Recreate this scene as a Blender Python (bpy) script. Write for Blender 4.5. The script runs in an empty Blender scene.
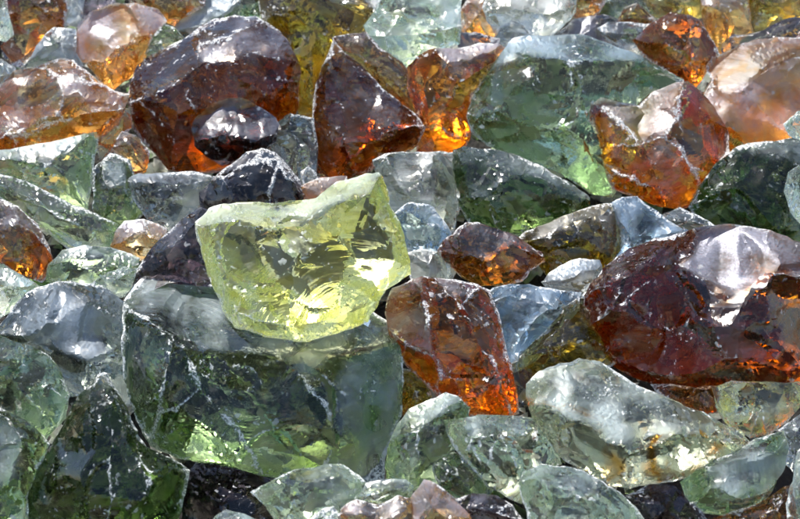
import bpy, math, random
import numpy as np
from mathutils import Vector, noise, kdtree
from mathutils.geometry import delaunay_2d_cdt

S = bpy.context.scene
COL = S.collection
rad = math.radians

# ------------------------------------------------------------------ camera
PITCH, FPX, D0, KP = rad(28), 1560.0, 1.56, 0.9
FW = Vector((0, math.cos(PITCH), -math.sin(PITCH)))
UP = Vector((0, math.sin(PITCH), math.cos(PITCH)))
RT = Vector((1, 0, 0))
CAM = Vector((0, 0, 0.40)) - FW * D0 + Vector((0, 0, 0))

def world(x, y, d):
    """photo measure (x, y) at distance d (m) along the view axis -> point of the place"""
    x, y, d = float(x), float(y), float(d)
    return CAM + d * (FW + RT * ((x - 400) / FPX) - UP * ((y - 259.5) / FPX))

cd = bpy.data.cameras.new('camera')
cam = bpy.data.objects.new('camera', cd)
COL.objects.link(cam)
cam.location = CAM
cam.rotation_euler = (math.pi / 2 - PITCH, 0, 0)
cd.sensor_width = 36
cd.lens = 36 * FPX / 800
cd.clip_start = 0.02
cd.clip_end = 100
cd.dof.use_dof = True
cd.dof.focus_distance = 1.47
cd.dof.aperture_fstop = 8.5
S.camera = cam

# ------------------------------------------------------------------ light
SUN_EL, SUN_AZ = rad(57), rad(-32)      # azimuth measured from +Y (away from the camera), negative = from the left
sd = Vector((math.sin(SUN_AZ) * math.cos(SUN_EL), math.cos(SUN_AZ) * math.cos(SUN_EL), math.sin(SUN_EL)))
sl = bpy.data.lights.new('sun', 'SUN')
sl.energy = 5.0
sl.angle = rad(0.6)
sl.color = (1.0, 0.95, 0.87)
so = bpy.data.objects.new('sun', sl)
COL.objects.link(so)
so.rotation_euler = sd.to_track_quat('Z', 'Y').to_euler()
W = bpy.data.worlds.new('World')
S.world = W
W.use_nodes = True
wn = W.node_tree
bg = wn.nodes['Background']
sky = wn.nodes.new('ShaderNodeTexSky')
sky.sky_type = 'NISHITA'
sky.sun_disc = False
sky.sun_elevation = SUN_EL
sky.sun_rotation = SUN_AZ
sky.air_density = 1.0
sky.dust_density = 0.6
tc = wn.nodes.new('ShaderNodeTexCoord')
cn = wn.nodes.new('ShaderNodeTexNoise')
cn.inputs['Scale'].default_value = 2.6
cn.inputs['Detail'].default_value = 6
cn.inputs['Roughness'].default_value = .58
wn.links.new(tc.outputs['Generated'], cn.inputs['Vector'])
cm = wn.nodes.new('ShaderNodeMapRange')
cm.interpolation_type = 'SMOOTHSTEP'
cm.inputs[1].default_value = .53
cm.inputs[2].default_value = .68
wn.links.new(cn.outputs[0], cm.inputs[0])
sx = wn.nodes.new('ShaderNodeSeparateXYZ')
wn.links.new(tc.outputs['Generated'], sx.inputs[0])
hz = wn.nodes.new('ShaderNodeMapRange')
hz.inputs[1].default_value = 0.02
hz.inputs[2].default_value = 0.15
wn.links.new(sx.outputs[2], hz.inputs[0])
mm = wn.nodes.new('ShaderNodeMath')
mm.operation = 'MULTIPLY'
wn.links.new(cm.outputs[0], mm.inputs[0])
wn.links.new(hz.outputs[0], mm.inputs[1])
cx = wn.nodes.new('ShaderNodeMix')
cx.data_type = 'RGBA'
wn.links.new(mm.outputs[0], cx.inputs[0])
wn.links.new(sky.outputs[0], cx.inputs[6])
cx.inputs[7].default_value = (7.0, 7.3, 7.8, 1)       # bright cloud patches, added to the sky for the glass to reflect
wn.links.new(cx.outputs[2], bg.inputs[0])
bg.inputs[1].default_value = 0.125
S.view_settings.view_transform = 'Standard'
S.view_settings.look = 'None'
S.view_settings.gamma = 1
S.view_settings.exposure = 0.7

S.render.engine = 'CYCLES'
c = S.cycles
c.max_bounces = 14
c.transmission_bounces = 14
c.glossy_bounces = 8
c.diffuse_bounces = 4
c.transparent_max_bounces = 16
c.caustics_refractive = True
c.caustics_reflective = True
c.blur_glossy = 0.3
c.sample_clamp_indirect = 6
c.sample_clamp_direct = 0
c.use_denoising = True
c.denoiser = 'OPENIMAGEDENOISE'
c.denoising_input_passes = 'RGB_ALBEDO_NORMAL'
c.use_adaptive_sampling = True
c.adaptive_threshold = 0.035
c.adaptive_min_samples = 24

# ------------------------------------------------------------------ materials
class NT:
    def __init__(s, name):
        s.m = bpy.data.materials.new(name)
        s.m.use_nodes = True
        s.t = s.m.node_tree
        s.t.nodes.clear()
    def n(s, kind, **kw):
        nd = s.t.nodes.new(kind)
        for k, v in kw.items():
            setattr(nd, k, v)
        return nd
    def put(s, sock, v):
        if hasattr(v, 'is_linked') or isinstance(v, bpy.types.NodeSocket):
            s.t.links.new(v, sock)
        else:
            sock.default_value = v
    def math(s, op, a, b=0.0, c=0.0, clamp=False):
        nd = s.n('ShaderNodeMath', operation=op, use_clamp=clamp)
        for i, v in enumerate((a, b, c)):
            s.put(nd.inputs[i], v)
        return nd.outputs[0]
    def step(s, v, lo, hi, a=0.0, b=1.0):
        nd = s.n('ShaderNodeMapRange', interpolation_type='SMOOTHSTEP')
        s.put(nd.inputs[0], v)
        for i, q in enumerate((lo, hi, a, b)):
            s.put(nd.inputs[1 + i], q)
        return nd.outputs[0]
    def noise(s, co, scale, detail=4, rough=.55, dist=0.0):
        nd = s.n('ShaderNodeTexNoise')
        s.put(nd.inputs['Vector'], co)
        nd.inputs['Scale'].default_value = scale
        nd.inputs['Detail'].default_value = detail
        nd.inputs['Roughness'].default_value = rough
        nd.inputs['Distortion'].default_value = dist
        return nd.outputs[0]
    def vec(s, op, a, b):
        nd = s.n('ShaderNodeVectorMath', operation=op)
        s.put(nd.inputs[0], a)
        s.put(nd.inputs[1], b)
        return nd.outputs[0] if op not in ('LENGTH', 'DISTANCE') else nd.outputs['Value']
    def mixc(s, f, a, b):
        nd = s.n('ShaderNodeMix', data_type='RGBA')
        s.put(nd.inputs[0], f)
        s.put(nd.inputs[6], a)
        s.put(nd.inputs[7], b)
        return nd.outputs[2]
    def mix(s, f, a, b):
        nd = s.n('ShaderNodeMixShader')
        s.put(nd.inputs[0], f)
        s.put(nd.inputs[1], a)
        s.put(nd.inputs[2], b)
        return nd.outputs[0]

def glass_material(name, T, frost, tint=(.9, .9, .9), tlo=.47):
    """T: how much light passes through 10 cm of the glass; frost: colour of the crushed and weathered skin, with bluish sky sheen painted in"""
    k = NT(name)
    geo = k.n('ShaderNodeTexCoord').outputs['Object']
    oi = k.n('ShaderNodeObjectInfo')
    sc = k.n('ShaderNodeVectorMath', operation='SCALE')
    sc.inputs[0].default_value = (31.7, 17.3, 53.9)
    k.put(sc.inputs['Scale'], oi.outputs['Random'])
    co = k.vec('ADD', geo, sc.outputs[0])
    fp = k.n('ShaderNodeAttribute', attribute_name='facet')
    sep = k.n('ShaderNodeSeparateColor')
    k.t.links.new(fp.outputs['Color'], sep.inputs[0])
    rip, fr_rand = sep.outputs[1], sep.outputs[2]
    fr = k.n('ShaderNodeAttribute', attribute_name='frost').outputs['Fac']
    rc = k.n('ShaderNodeAttribute', attribute_name='ripple_centre').outputs['Vector']
    ed = k.n('ShaderNodeAttribute', attribute_name='edge').outputs['Fac']
    # every facet breaks on its own, so its patterns are shifted
    fo = k.n('ShaderNodeCombineXYZ')
    for i, q in enumerate((7.1, 3.7, 9.3)):
        k.put(fo.inputs[i], k.math('MULTIPLY', fr_rand, q))
    co = k.vec('ADD', co, fo.outputs[0])
    big = k.noise(co, 22, 3)
    patch = k.noise(co, 37, 3, .6, .5)
    mid = k.noise(co, 85, 6, .66, .6)
    fine = k.noise(co, 420, 4, .62)
    # streaks left by the break, running one way across each facet
    mp = k.n('ShaderNodeMapping')
    k.put(mp.inputs['Vector'], co)
    mp.inputs['Scale'].default_value = (30, 30, 190)
    mp.inputs['Rotation'].default_value = (0.5, 0.9, 0.3)
    streak = k.noise(mp.outputs[0], 1.0, 4, .6, .8)
    # concentric ripples (conchoidal fracture)
    dist = k.vec('DISTANCE', geo, rc)
    dd = k.math('ADD', dist, k.math('MULTIPLY', big, 0.012))
    ring = k.math('SINE', k.math('MULTIPLY', dd, 2 * math.pi / 0.0085))
    ring2 = k.math('SINE', k.math('MULTIPLY', dd, 2 * math.pi / 0.0031))
    rr = k.math('ADD', ring, k.math('MULTIPLY', ring2, 0.3))
    rr = k.math('MULTIPLY', rr, k.math('MULTIPLY', rip, k.step(big, .3, .65)))
    soft = k.noise(co, 60, 2, .5, .4)
    h = k.math('MULTIPLY', rr, 0.00016)
    h = k.math('ADD', h, k.math('MULTIPLY', soft, 0.0005))
    h = k.math('ADD', h, k.math('MULTIPLY', streak, 0.00025))
    h = k.math('ADD', h, k.math('MULTIPLY', fine, k.math('MULTIPLY', k.step(big, .5, .7), 0.00014)))
    bump = k.n('ShaderNodeBump')
    bump.inputs['Strength'].default_value = 1.0
    bump.inputs['Distance'].default_value = 1.0
    k.put(bump.inputs['Height'], h)
    nrm = bump.outputs[0]
    hf = k.math('ADD', h, k.math('ADD', k.math('MULTIPLY', mid, .0004), k.math('MULTIPLY', fine, .00018)))
    bumpf = k.n('ShaderNodeBump')
    bumpf.inputs['Strength'].default_value = 1.0
    bumpf.inputs['Distance'].default_value = 1.0
    k.put(bumpf.inputs['Height'], hf)
    nrmf = bumpf.outputs[0]
    # white chips and specks
    wn_ = k.n('ShaderNodeTexNoise')
    k.put(wn_.inputs['Vector'], co)
    wn_.inputs['Scale'].default_value = 150
    wn_.inputs['Detail'].default_value = 3
    wsc = k.n('ShaderNodeVectorMath', operation='SCALE')
    k.t.links.new(wn_.outputs['Color'], wsc.inputs[0])
    wsc.inputs['Scale'].default_value = .013
    cw = k.vec('ADD', co, wsc.outputs[0])
    vo = k.n('ShaderNodeTexVoronoi')
    k.put(vo.inputs['Vector'], cw)
    vo.inputs['Scale'].default_value = 120
    vc = k.n('ShaderNodeSeparateColor')
    k.t.links.new(vo.outputs['Color'], vc.inputs[0])
    thr = k.math('MULTIPLY', k.step(vc.outputs[0], .46, 1.0), .40)
    wob = k.math('ADD', vo.outputs['Distance'], k.math('MULTIPLY', k.math('SUBTRACT', fine, .5), .55))
    spk = k.step(k.math('SUBTRACT', thr, wob), 0.0, .1)
    spk = k.math('MULTIPLY', spk, k.step(patch, .47, .60))
    vo2 = k.n('ShaderNodeTexVoronoi')
    k.put(vo2.inputs['Vector'], cw)
    vo2.inputs['Scale'].default_value = 330
    vc2 = k.n('ShaderNodeSeparateColor')
    k.t.links.new(vo2.outputs['Color'], vc2.inputs[0])
    spk2 = k.step(k.math('SUBTRACT', k.math('MULTIPLY', k.step(vc2.outputs[1], .68, 1.0), .44), vo2.outputs['Distance']), 0.0, .1)
    spk = k.math('MAXIMUM', spk, k.math('MULTIPLY', spk2, k.step(patch, .47, .58, 0.0, .9)))
    # scratches: thin lines where a noise field crosses a level
    s1 = k.noise(co, 38, 2, .5, 1.5)
    line = k.step(k.math('ABSOLUTE', k.math('SUBTRACT', s1, .5)), .0, .0035, 1.0, 0.0)
    line = k.math('MULTIPLY', line, k.step(mid, .54, .64))
    spk = k.math('MULTIPLY', spk, k.math('ADD', .6, k.math('MULTIPLY', k.step(ed, .0, .35), .4)))
    # crushed edges
    e1 = k.math('ADD', k.math('MULTIPLY', ed, k.step(patch, .36, .6, .62, 1.12)), k.math('MULTIPLY', k.math('SUBTRACT', mid, .5), 2.0))
    crust = k.step(e1, .38, .72)
    crust = k.math('MULTIPLY', crust, k.step(fine, .40, .58, .2, 1.0))
    crust = k.math('MULTIPLY', crust, k.step(ed, .02, .3))
    # weathered film in patches; its bluish tone also paints sky sheen on top facets
    fmask = k.math('ADD', k.math('MULTIPLY', mid, .5), k.math('ADD', k.math('MULTIPLY', streak, .3), k.math('MULTIPLY', patch, .2)))
    flo = k.math('SUBTRACT', .66, k.math('MULTIPLY', fr, .42))
    film_sheen = k.step(k.math('SUBTRACT', fmask, flo), -.16, .16)
    film_sheen = k.math('MULTIPLY', film_sheen, k.math('MULTIPLY', k.math('MULTIPLY', k.math('ADD', .0, fr), .74), k.step(fine, .3, .6, .6, 1.05)))
    fac = k.math('MAXIMUM', k.math('MULTIPLY', k.math('MAXIMUM', spk, crust), .9), film_sheen, clamp=True)
    hard = k.math('MAXIMUM', spk, crust)
    # shaders
    gl = k.n('ShaderNodeBsdfGlass', distribution='MULTI_GGX')
    gl.inputs['IOR'].default_value = 1.54
    tmask = k.step(k.noise(co, 16, 3, .6, .8), tlo, tlo + .14)
    k.put(gl.inputs['Color'], k.mixc(tmask, (.98, .98, .98, 1), tint + (1,)))
    rough = k.math('ADD', .012, k.math('MULTIPLY', k.step(big, .5, .8), .06))
    rough = k.math('ADD', rough, k.step(fr, .18, .62, 0.0, .42))
    rough = k.math('ADD', rough, fp.outputs['Alpha'])
    k.put(gl.inputs['Roughness'], rough)
    k.put(gl.inputs['Normal'], nrm)
    fcol = k.mixc(hard, frost + (1,), (.86, .87, .86, 1))
    pr = k.n('ShaderNodeBsdfPrincipled')
    k.put(pr.inputs['Base Color'], fcol)
    k.put(pr.inputs['Roughness'], k.math('ADD', .36, k.math('MULTIPLY', hard, .14)))
    pr.inputs['Specular IOR Level'].default_value = .35
    k.put(pr.inputs['Metallic'], k.math('SUBTRACT', .12, k.math('MULTIPLY', hard, .12), clamp=True))
    k.put(pr.inputs['Normal'], nrmf)
    tr = k.n('ShaderNodeBsdfTranslucent')
    k.put(tr.inputs['Color'], fcol)
    k.put(tr.inputs['Normal'], nrmf)
    sh = k.mix(fac, gl.outputs[0], k.mix(.2, pr.outputs[0], tr.outputs[0]))
    out = k.n('ShaderNodeOutputMaterial')
    k.t.links.new(sh, out.inputs['Surface'])
    sig = [-math.log(max(t, 1e-4)) / 0.1 for t in T]
    mx = max(sig)
    va = k.n('ShaderNodeVolumeAbsorption')
    va.inputs['Color'].default_value = tuple(1 - q / mx for q in sig) + (1,)
    va.inputs['Density'].default_value = mx
    k.t.links.new(va.outputs[0], out.inputs['Volume'])
    k.m.cycles.homogeneous_volume = True
    return k.m

GLASS = {  # second colour: weathered skin, tinted bluish to carry sky sheen as well
    'amber':  glass_material('amber glass', (.70, .29, .020), (.42, .41, .48), (.95, .66, .38)),
    'damber': glass_material('dark amber glass', (.30, .105, .006), (.36, .36, .44), (.90, .60, .40)),
    'brown':  glass_material('brown amber glass', (.44, .165, .009), (.37, .38, .47), (.92, .64, .42)),
    'rust':   glass_material('orange amber glass', (.86, .42, .05), (.48, .44, .47), (.98, .72, .48)),
    'lamber': glass_material('light amber glass', (.86, .50, .13), (.46, .45, .54), (.95, .76, .5)),
    'olive':  glass_material('olive amber glass', (.36, .25, .014), (.42, .42, .40), (.95, .80, .45)),
    'violet': glass_material('smoky violet glass', (.04, .025, .03), (.27, .28, .36), (.8, .72, .76)),
    'green':  glass_material('green glass', (.44, .54, .36), (.42, .51, .55), (.86, .93, .74)),
    'teal':   glass_material('grey green glass', (.56, .66, .50), (.38, .51, .62), (.88, .95, .80)),
    'dgreen': glass_material('dark green glass', (.17, .24, .09), (.34, .41, .44), (.78, .88, .68)),
    'pale':   glass_material('pale green glass', (.80, .87, .68), (.52, .64, .68), (.90, .95, .84)),
    'ygreen': glass_material('yellow green glass', (.89, .95, .65), (.72, .82, .64), (.99, .94, .60)),
    'grey':   glass_material('grey glass', (.42, .46, .42), (.38, .46, .56), (.86, .87, .85)),
    'blue':   glass_material('bluish glass', (.40, .56, .68), (.40, .56, .76), (.82, .9, .95)),
    'milky':  glass_material('milky glass', (.66, .70, .62), (.72, .76, .76), (.9, .9, .85)),
    'stained': glass_material('pale green glass with orange stains', (.78, .84, .66), (.60, .70, .70), (.95, .48, .08), .565),
}

# ------------------------------------------------------------------ rocks
def arcs(P):
    n = len(P)
    return [(P[i], P[(i + 1) % n]) for i in range(n)]

def inside(P, pts):
    x, y = pts[:, 0], pts[:, 1]
    res = np.zeros(len(pts), bool)
    for (a, b) in arcs(P):
        cnd = (a[1] > y) != (b[1] > y)
        with np.errstate(divide='ignore', invalid='ignore'):
            xi = (b[0] - a[0]) * (y - a[1]) / (b[1] - a[1] + 1e-12) + a[0]
        res ^= cnd & (x < xi)
    return res

def seg_dist(P, pts, closed=True):
    """distance of pts to the polyline P"""
    d = np.full(len(pts), 1e9)
    segs = arcs(P) if closed else list(zip(P[:-1], P[1:]))
    for a, b in segs:
        a = np.array(a[:2], float)
        b = np.array(b[:2], float)
        ab = b - a
        t = np.clip(((pts - a) @ ab) / (ab @ ab + 1e-12), 0, 1)
        d = np.minimum(d, np.hypot(*(pts - (a + t[:, None] * ab)).T))
    return d

def jag(a, b, rnd, amp, lim):
    """a broken line from a to b (b left out)"""
    L = math.hypot(b[0] - a[0], b[1] - a[1])
    if L < lim:
        return [a]
    o = rnd.gauss(0, amp) * L
    m = tuple((p + q) / 2 for p, q in zip(a, b))
    m = (m[0] - (b[1] - a[1]) / L * o, m[1] + (b[0] - a[0]) / L * o) + m[2:]
    return jag(a, m, rnd, amp, lim) + jag(m, b, rnd, amp, lim)

def close_pt(P, p):
    best = None
    for a, b in arcs(P):
        abx, aby = b[0] - a[0], b[1] - a[1]
        t = max(0, min(1, ((p[0] - a[0]) * abx + (p[1] - a[1]) * aby) / (abx * abx + aby * aby + 1e-12)))
        q = (a[0] + t * abx, a[1] + t * aby)
        d = math.hypot(q[0] - p[0], q[1] - p[1])
        if best is None or d < best[0]:
            best = (d, q)
    return best

def cg(A_apply, b, x, it=160):
    r = b - A_apply(x)
    p = r.copy()
    rs = r @ r
    for _ in range(it):
        if rs < 1e-8:
            break
        Ap = A_apply(p)
        al = rs / (p @ Ap + 1e-20)
        x = x + al * p
        r = r - al * Ap
        rn = r @ r
        p = r + rn / rs * p
        rs = rn
    return x

NR = [0]
ALL = []
BACK = {'milky': .25, 'pale': .04, 'stained': .04}
def R(glass, label, outline, ridges=(), facets=(), frost=.22, H=None, T=None, off=0., tilt=.3, curve=1., sp=None, rip=.5, cuts=1., crust=1., bf=None, clear=.45, matte=(), name='glass_rock', cat='glass rock', seed=None):
    NR[0] += 1
    rnd = random.Random(1000 + NR[0] if seed is None else seed)
    nrs = np.random.RandomState(NR[0])
    O0 = [tuple(p) if len(p) == 3 else (p[0], p[1], 0.) for p in outline]
    P0 = np.array([p[:2] for p in O0], float)
    area = 0.5 * abs(sum(a[0] * b[1] - b[0] * a[1] for a, b in arcs(O0)))
    yc = (P0[:, 1].max() + P0[:, 1].min()) / 2
    cen = P0.mean(0)
    # dense broken outline
    lim = 5.0
    O = []
    for a, b in arcs(O0):
        O += jag(a, b, rnd, .035, lim)
    OP = [p[:2] for p in O]
    # inscribed radius
    x0, y0 = P0.min(0)
    x1, y1 = P0.max(0)
    gx, gy = np.meshgrid(np.linspace(x0, x1, 26), np.linspace(y0, y1, 26))
    g = np.stack([gx.ravel(), gy.ravel()], 1)
    g = g[inside(OP, g)]
    gd = seg_dist(O0, g)
    RI = gd.max()
    ctr = g[gd.argmax()]
    if H is None:
        H = .72 * RI
    if T is None:
        T = 1.15 * RI
    if sp is None:
        sp = min(2.4, max(1.9, RI / 12))
    # ridges; a rock without any gets a few from its fattest point
    ridges = [list(r) for r in ridges]
    if not ridges:
        n = len(O0)
        ks = sorted(rnd.sample(range(n), min(n, 3 if RI < 14 else 4)))
        m = (ctr[0] + rnd.uniform(-.3, .3) * RI, ctr[1] - rnd.uniform(0, .45) * RI)
        for kx in ks:
            ridges.append([m, O0[kx][:2]])
    segs, verts, edges, emul = [], [], [], []
    for p in OP:
        verts.append(p)
    n = len(OP)
    for i in range(n):
        edges.append((i, (i + 1) % n))
        emul.append(0.0)
    for r in ridges:
        mul = 1.0
        if isinstance(r[0], (int, float)):
            mul, r = r[0], r[1:]
        r = [tuple(p) for p in r]
        for e in (0, -1):
            d, q = close_pt(OP, r[e])
            if d < 9:
                vx, vy = q[0] - ctr[0], q[1] - ctr[1]
                L = math.hypot(vx, vy) + 1e-9
                r[e] = (q[0] + vx / L * 3, q[1] + vy / L * 3)
        pl = []
        for a, b in zip(r[:-1], r[1:]):
            pl += jag(a, b, rnd, .055, lim)
        pl.append(r[-1])
        base = len(verts)
        verts += pl
        for i in range(len(pl) - 1):
            edges.append((base + i, base + i + 1))
            emul.append(mul)
    nfix_in = len(verts)
    fixed_pts = np.array(verts)
    # free points
    nx, ny = int((x1 - x0) / sp) + 2, int((y1 - y0) / (sp * .87)) + 2
    gy, gx = np.mgrid[0:ny, 0:nx]
    gp = np.stack([(x0 + (gx + .5 * (gy % 2)) * sp).ravel(), (y0 + gy * sp * .87).ravel()], 1)
    gp += nrs.uniform(-.22, .22, gp.shape) * sp
    gp = gp[inside(OP, gp)]
    dd = seg_dist(OP, gp)
    for r in ridges:
        rr = [p for p in r if not isinstance(p, (int, float))]
        dd = np.minimum(dd, seg_dist(rr, gp, False))
    gp = gp[dd > sp * .55]
    inp = [Vector(v) for v in verts] + [Vector(v) for v in gp]
    ov, oe, of, o_v, o_e, o_f = delaunay_2d_cdt(inp, edges, [], 0, 1e-4)
    V = np.array([tuple(v) for v in ov])
    F = np.array([f for f in of if len(f) == 3], int)
    c3 = V[F].mean(1)
    F = F[inside(OP, c3)]
    # drop slivers and unused points
    used = np.unique(F)
    remap = -np.ones(len(V), int)
    remap[used] = np.arange(len(used))
    V = V[used]
    F = remap[F]
    a, b, cc = V[F[:, 0]], V[F[:, 1]], V[F[:, 2]]
    flip = ((b - a)[:, 0] * (cc - a)[:, 1] - (b - a)[:, 1] * (cc - a)[:, 0]) > 0
    F[flip] = F[flip][:, ::-1]            # image y points down: keep faces turned to the camera
    nv = len(V)
    cons = {}
    for i, (e, src) in enumerate(zip(oe, o_e)):
        if src:
            p, q = remap[e[0]], remap[e[1]]
            if p >= 0 and q >= 0:
                ids = [s for s in src if s < len(emul)]
                if ids:
                    cons[(min(p, q), max(p, q))] = max(emul[s] for s in ids) if not any(s < n for s in ids) else 0.0
    fixmul = np.full(nv, -1.0)
    for (p, q), m in cons.items():
        for z in (p, q):
            fixmul[z] = max(fixmul[z], m)
    dO = seg_dist(OP, V)
    onO = dO < 1e-3
    # outline depth profile
    zO = np.array([p[2] for p in O])
    def zprof(pts):
        k2 = ((pts[:, None, :] - np.array(OP)[None]) ** 2).sum(2)
        w = 1 / (k2 + 4.0) ** 1.5
        return (w * zO).sum(1) / w.sum(1)
    t = np.clip(dO / (.92 * RI), 0, 1)
    dome = H * np.sqrt(1 - (1 - t) ** 2)
    zz = zprof(V) if np.any(zO) else 0.0
    lin = tilt * (V[:, 1] - yc)
    h = lin + zz + dome * np.where(fixmul > 0, fixmul, .8) * (fixmul != 0)
    h = np.where(onO, lin + zz, h)
    fixed = (fixmul >= 0) | onO
    # facets = patches between the ridges
    ef = {}
    for fi, f in enumerate(F):
        for q in range(3):
            u, v = f[q], f[(q + 1) % 3]
            ef.setdefault((min(u, v), max(u, v)), []).append(fi)
    par = list(range(len(F)))
    def find(z):
        while par[z] != z:
            par[z] = par[par[z]]
            z = par[z]
        return z
    for e, fl in ef.items():
        if len(fl) == 2 and e not in cons:
            par[find(fl[0])] = find(fl[1])
    fid = np.array([find(i) for i in range(len(F))])
    uf, fid = np.unique(fid, return_inverse=True)
    nf = len(uf)
    fc = V[F].mean(1)
    farea = np.zeros(nf)
    ar = .5 * np.abs((b - a)[:, 0] * (cc - a)[:, 1] - (b - a)[:, 1] * (cc - a)[:, 0])
    np.add.at(farea, fid, ar)
    # membrane between the ridges, each facet slightly hollow or round
    E = np.array(list(ef.keys()))
    kf = np.array([rnd.uniform(-.9, .35) * curve for _ in range(nf)])
    kv = np.zeros(nv)
    cnt = np.zeros(nv)
    for q in range(3):
        np.add.at(kv, F[:, q], kf[fid] / np.maximum(np.sqrt(farea[fid]), 6.))
        np.add.at(cnt, F[:, q], 1)
    kv = kv / np.maximum(cnt, 1) * sp * sp * 1.7
    free = ~fixed
    def lap(x):
        d = x[E[:, 0]] - x[E[:, 1]]
        return np.bincount(E[:, 0], d, nv) - np.bincount(E[:, 1], d, nv)
    hb = np.where(fixed, h, 0.)
    rhs = (kv - lap(hb))
    rhs[fixed] = 0
    def A(x):
        y = lap(np.where(free, x, 0.))
        y[fixed] = 0
        return y
    sol = cg(A, rhs, np.where(free, h, 0.))
    h = np.where(fixed, h, sol)
    # unevenness of the broken faces
    so_ = rnd.uniform(0, 100)
    damp = np.clip(dO / 6, 0, 1)
    for i in range(nv):
        p = Vector((V[i, 0], V[i, 1], so_))
        q1 = noise.noise(p * (1.6 / max(RI, 14)))
        q2 = noise.noise(p * .085)
        q3 = noise.noise(p * .22)
        h[i] += damp[i] * (q1 * .06 * RI + q2 * .45 + q3 * .12)
    # flat breaks and hollow flake scars
    span = np.ptp(V, axis=0)
    fixi = np.where(fixed & ~onO)[0]
    for q in range(int(cuts * (4 + RI / 5))):
        i0 = rnd.randrange(nv)
        near = np.where(np.hypot(*(V - V[i0]).T) < max(7., .3 * RI))[0]
        if len(near) < 6 or dO[i0] < 3:
            continue
        M = np.c_[V[near] - V[i0], np.ones(len(near))]
        g0, *_ = np.linalg.lstsq(M, h[near], rcond=None)
        th, sl = rnd.uniform(0, 6.28), rnd.uniform(.05, .4)
        pl = g0[2] - rnd.uniform(.0, .02) * RI + (V - V[i0]) @ (g0[:2] + sl * np.array([math.cos(th), math.sin(th)]))
        dist = np.hypot(*(V - V[i0]).T)
        lim_ = max(8., rnd.uniform(.3, .75) * RI)
        pl = pl + np.maximum(0, dist - lim_) * 1.2
        h = np.where(dO > .8, np.minimum(h, np.maximum(pl, h - .12 * RI)), h)
    for q in range(int(cuts * (2 + RI / 9))):
        i0 = int(fixi[rnd.randrange(len(fixi))]) if len(fixi) and rnd.random() < .7 else rnd.randrange(nv)
        r0 = rnd.uniform(.08, .34) * RI + 2.5
        th = rnd.uniform(0, 3.14)
        dv = (V - V[i0] - np.array([rnd.uniform(-.5, .5), rnd.uniform(-.5, .5)]) * r0) @ np.array([[math.cos(th), -math.sin(th)], [math.sin(th), math.cos(th)]])
        dist = np.hypot(dv[:, 0] / r0, dv[:, 1] / (r0 * rnd.uniform(.5, 1.)))
        h = h - np.clip(dO / 4, 0, 1) * np.where(dist < 1, (1 - dist ** 2) * r0 * rnd.uniform(.12, .34), 0)
    # distance to edges
    kd_pts = np.where(fixed)[0]
    kd = kdtree.KDTree(len(kd_pts))
    for j, i in enumerate(kd_pts):
        kd.insert((V[i, 0], V[i, 1], 0), j)
    kd.balance()
    edist = np.array([kd.find((V[i, 0], V[i, 1], 0))[2] for i in range(nv)])
    wts = np.array([.30 + 1.5 * max(0., noise.noise(Vector((V[i, 0] * .022, V[i, 1] * .022, so_ + 5))) + .25) for i in range(nv)])
    wts *= np.where(dO < 4, 1., .45 if crust <= 1 else .8)
    edge = np.clip(1 - edist / 5.0, 0, 1) * np.clip(wts * crust, 0, 1.15)
    # the hidden half: two rings of coarse break faces
    loop_next = {}
    for e, fl in ef.items():
        if len(fl) == 1:
            f = list(F[fl[0]])
            for q in range(3):
                u, v = f[q], f[(q + 1) % 3]
                if (min(u, v), max(u, v)) == e:
                    loop_next.setdefault(v, u)
    st = min(loop_next, key=lambda z: V[z, 0])
    loop, z = [st], loop_next[st]
    while z != st and len(loop) < nv:
        loop.append(z)
        z = loop_next.get(z, st)
    lp = np.array(loop)
    ne = len(edges)
    back, bh, bfaces = [], [], []
    def ring(N, sc, dp):
        ids = []
        for j in range(N):
            i = lp[int((j + rnd.uniform(-.25, .25)) / N * len(lp)) % len(lp)]
            s2 = sc * rnd.uniform(.88, 1.08)
            p = ctr * (1 - s2) + V[i] * s2
            back.append(p)
            bh.append(tilt * (p[1] - yc) + (h[i] - tilt * (V[i, 1] - yc)) * .6 - dp * T * rnd.uniform(.8, 1.2))
            ids.append(nv + len(back) - 1)
        return ids
    N1 = max(6, min(15, int(len(lp) / 5)))
    r0_ = ring(N1, .95, .22)
    r1 = ring(max(5, N1 * 3 // 4), .76, .62)
    r2 = ring(max(3, N1 // 2), .38, 1.0)
    def bridge(A_, B_):
        i = j = 0
        na, nb = len(A_), len(B_)
        while i < na or j < nb:
            if j >= nb or (i < na and (i + 1) / na <= (j + 1) / nb):
                bfaces.append((A_[i % na], A_[(i + 1) % na], B_[j % nb]))
                i += 1
            else:
                bfaces.append((A_[i % na], B_[(j + 1) % nb], B_[j % nb]))
                j += 1
    bridge(list(lp), r0_)
    bridge(r0_, r1)
    bridge(r1, r2)
    for j in range(1, len(r2) - 1):
        bfaces.append((r2[0], r2[j], r2[j + 1]))
    VV = np.vstack([V, np.array(back)])
    hh = np.concatenate([h, np.array(bh)])
    Dp = D0 + KP * (259.5 - yc) / 1000 - (off + hh) / 1000
    co = [world(VV[i, 0], VV[i, 1], Dp[i]) for i in range(len(VV))]
    base = Vector((sum(p.x for p in co) / len(co), sum(p.y for p in co) / len(co), min(p.z for p in co)))
    co = [p - base for p in co]
    faces = [tuple(map(int, f)) for f in F] + [tuple(map(int, f)) for f in bfaces]
    me = bpy.data.meshes.new(name)
    me.from_pydata([tuple(p) for p in co], [], faces)
    me.update()
    # attributes
    nF, nB = len(F), len(bfaces)
    fnr = np.zeros(len(me.polygons) * 3, np.float32)
    me.polygons.foreach_get('normal', fnr)
    fnr = fnr.reshape(-1, 3)
    ev = np.zeros(len(me.edges) * 2, np.int32)
    me.edges.foreach_get('vertices', ev)
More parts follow.
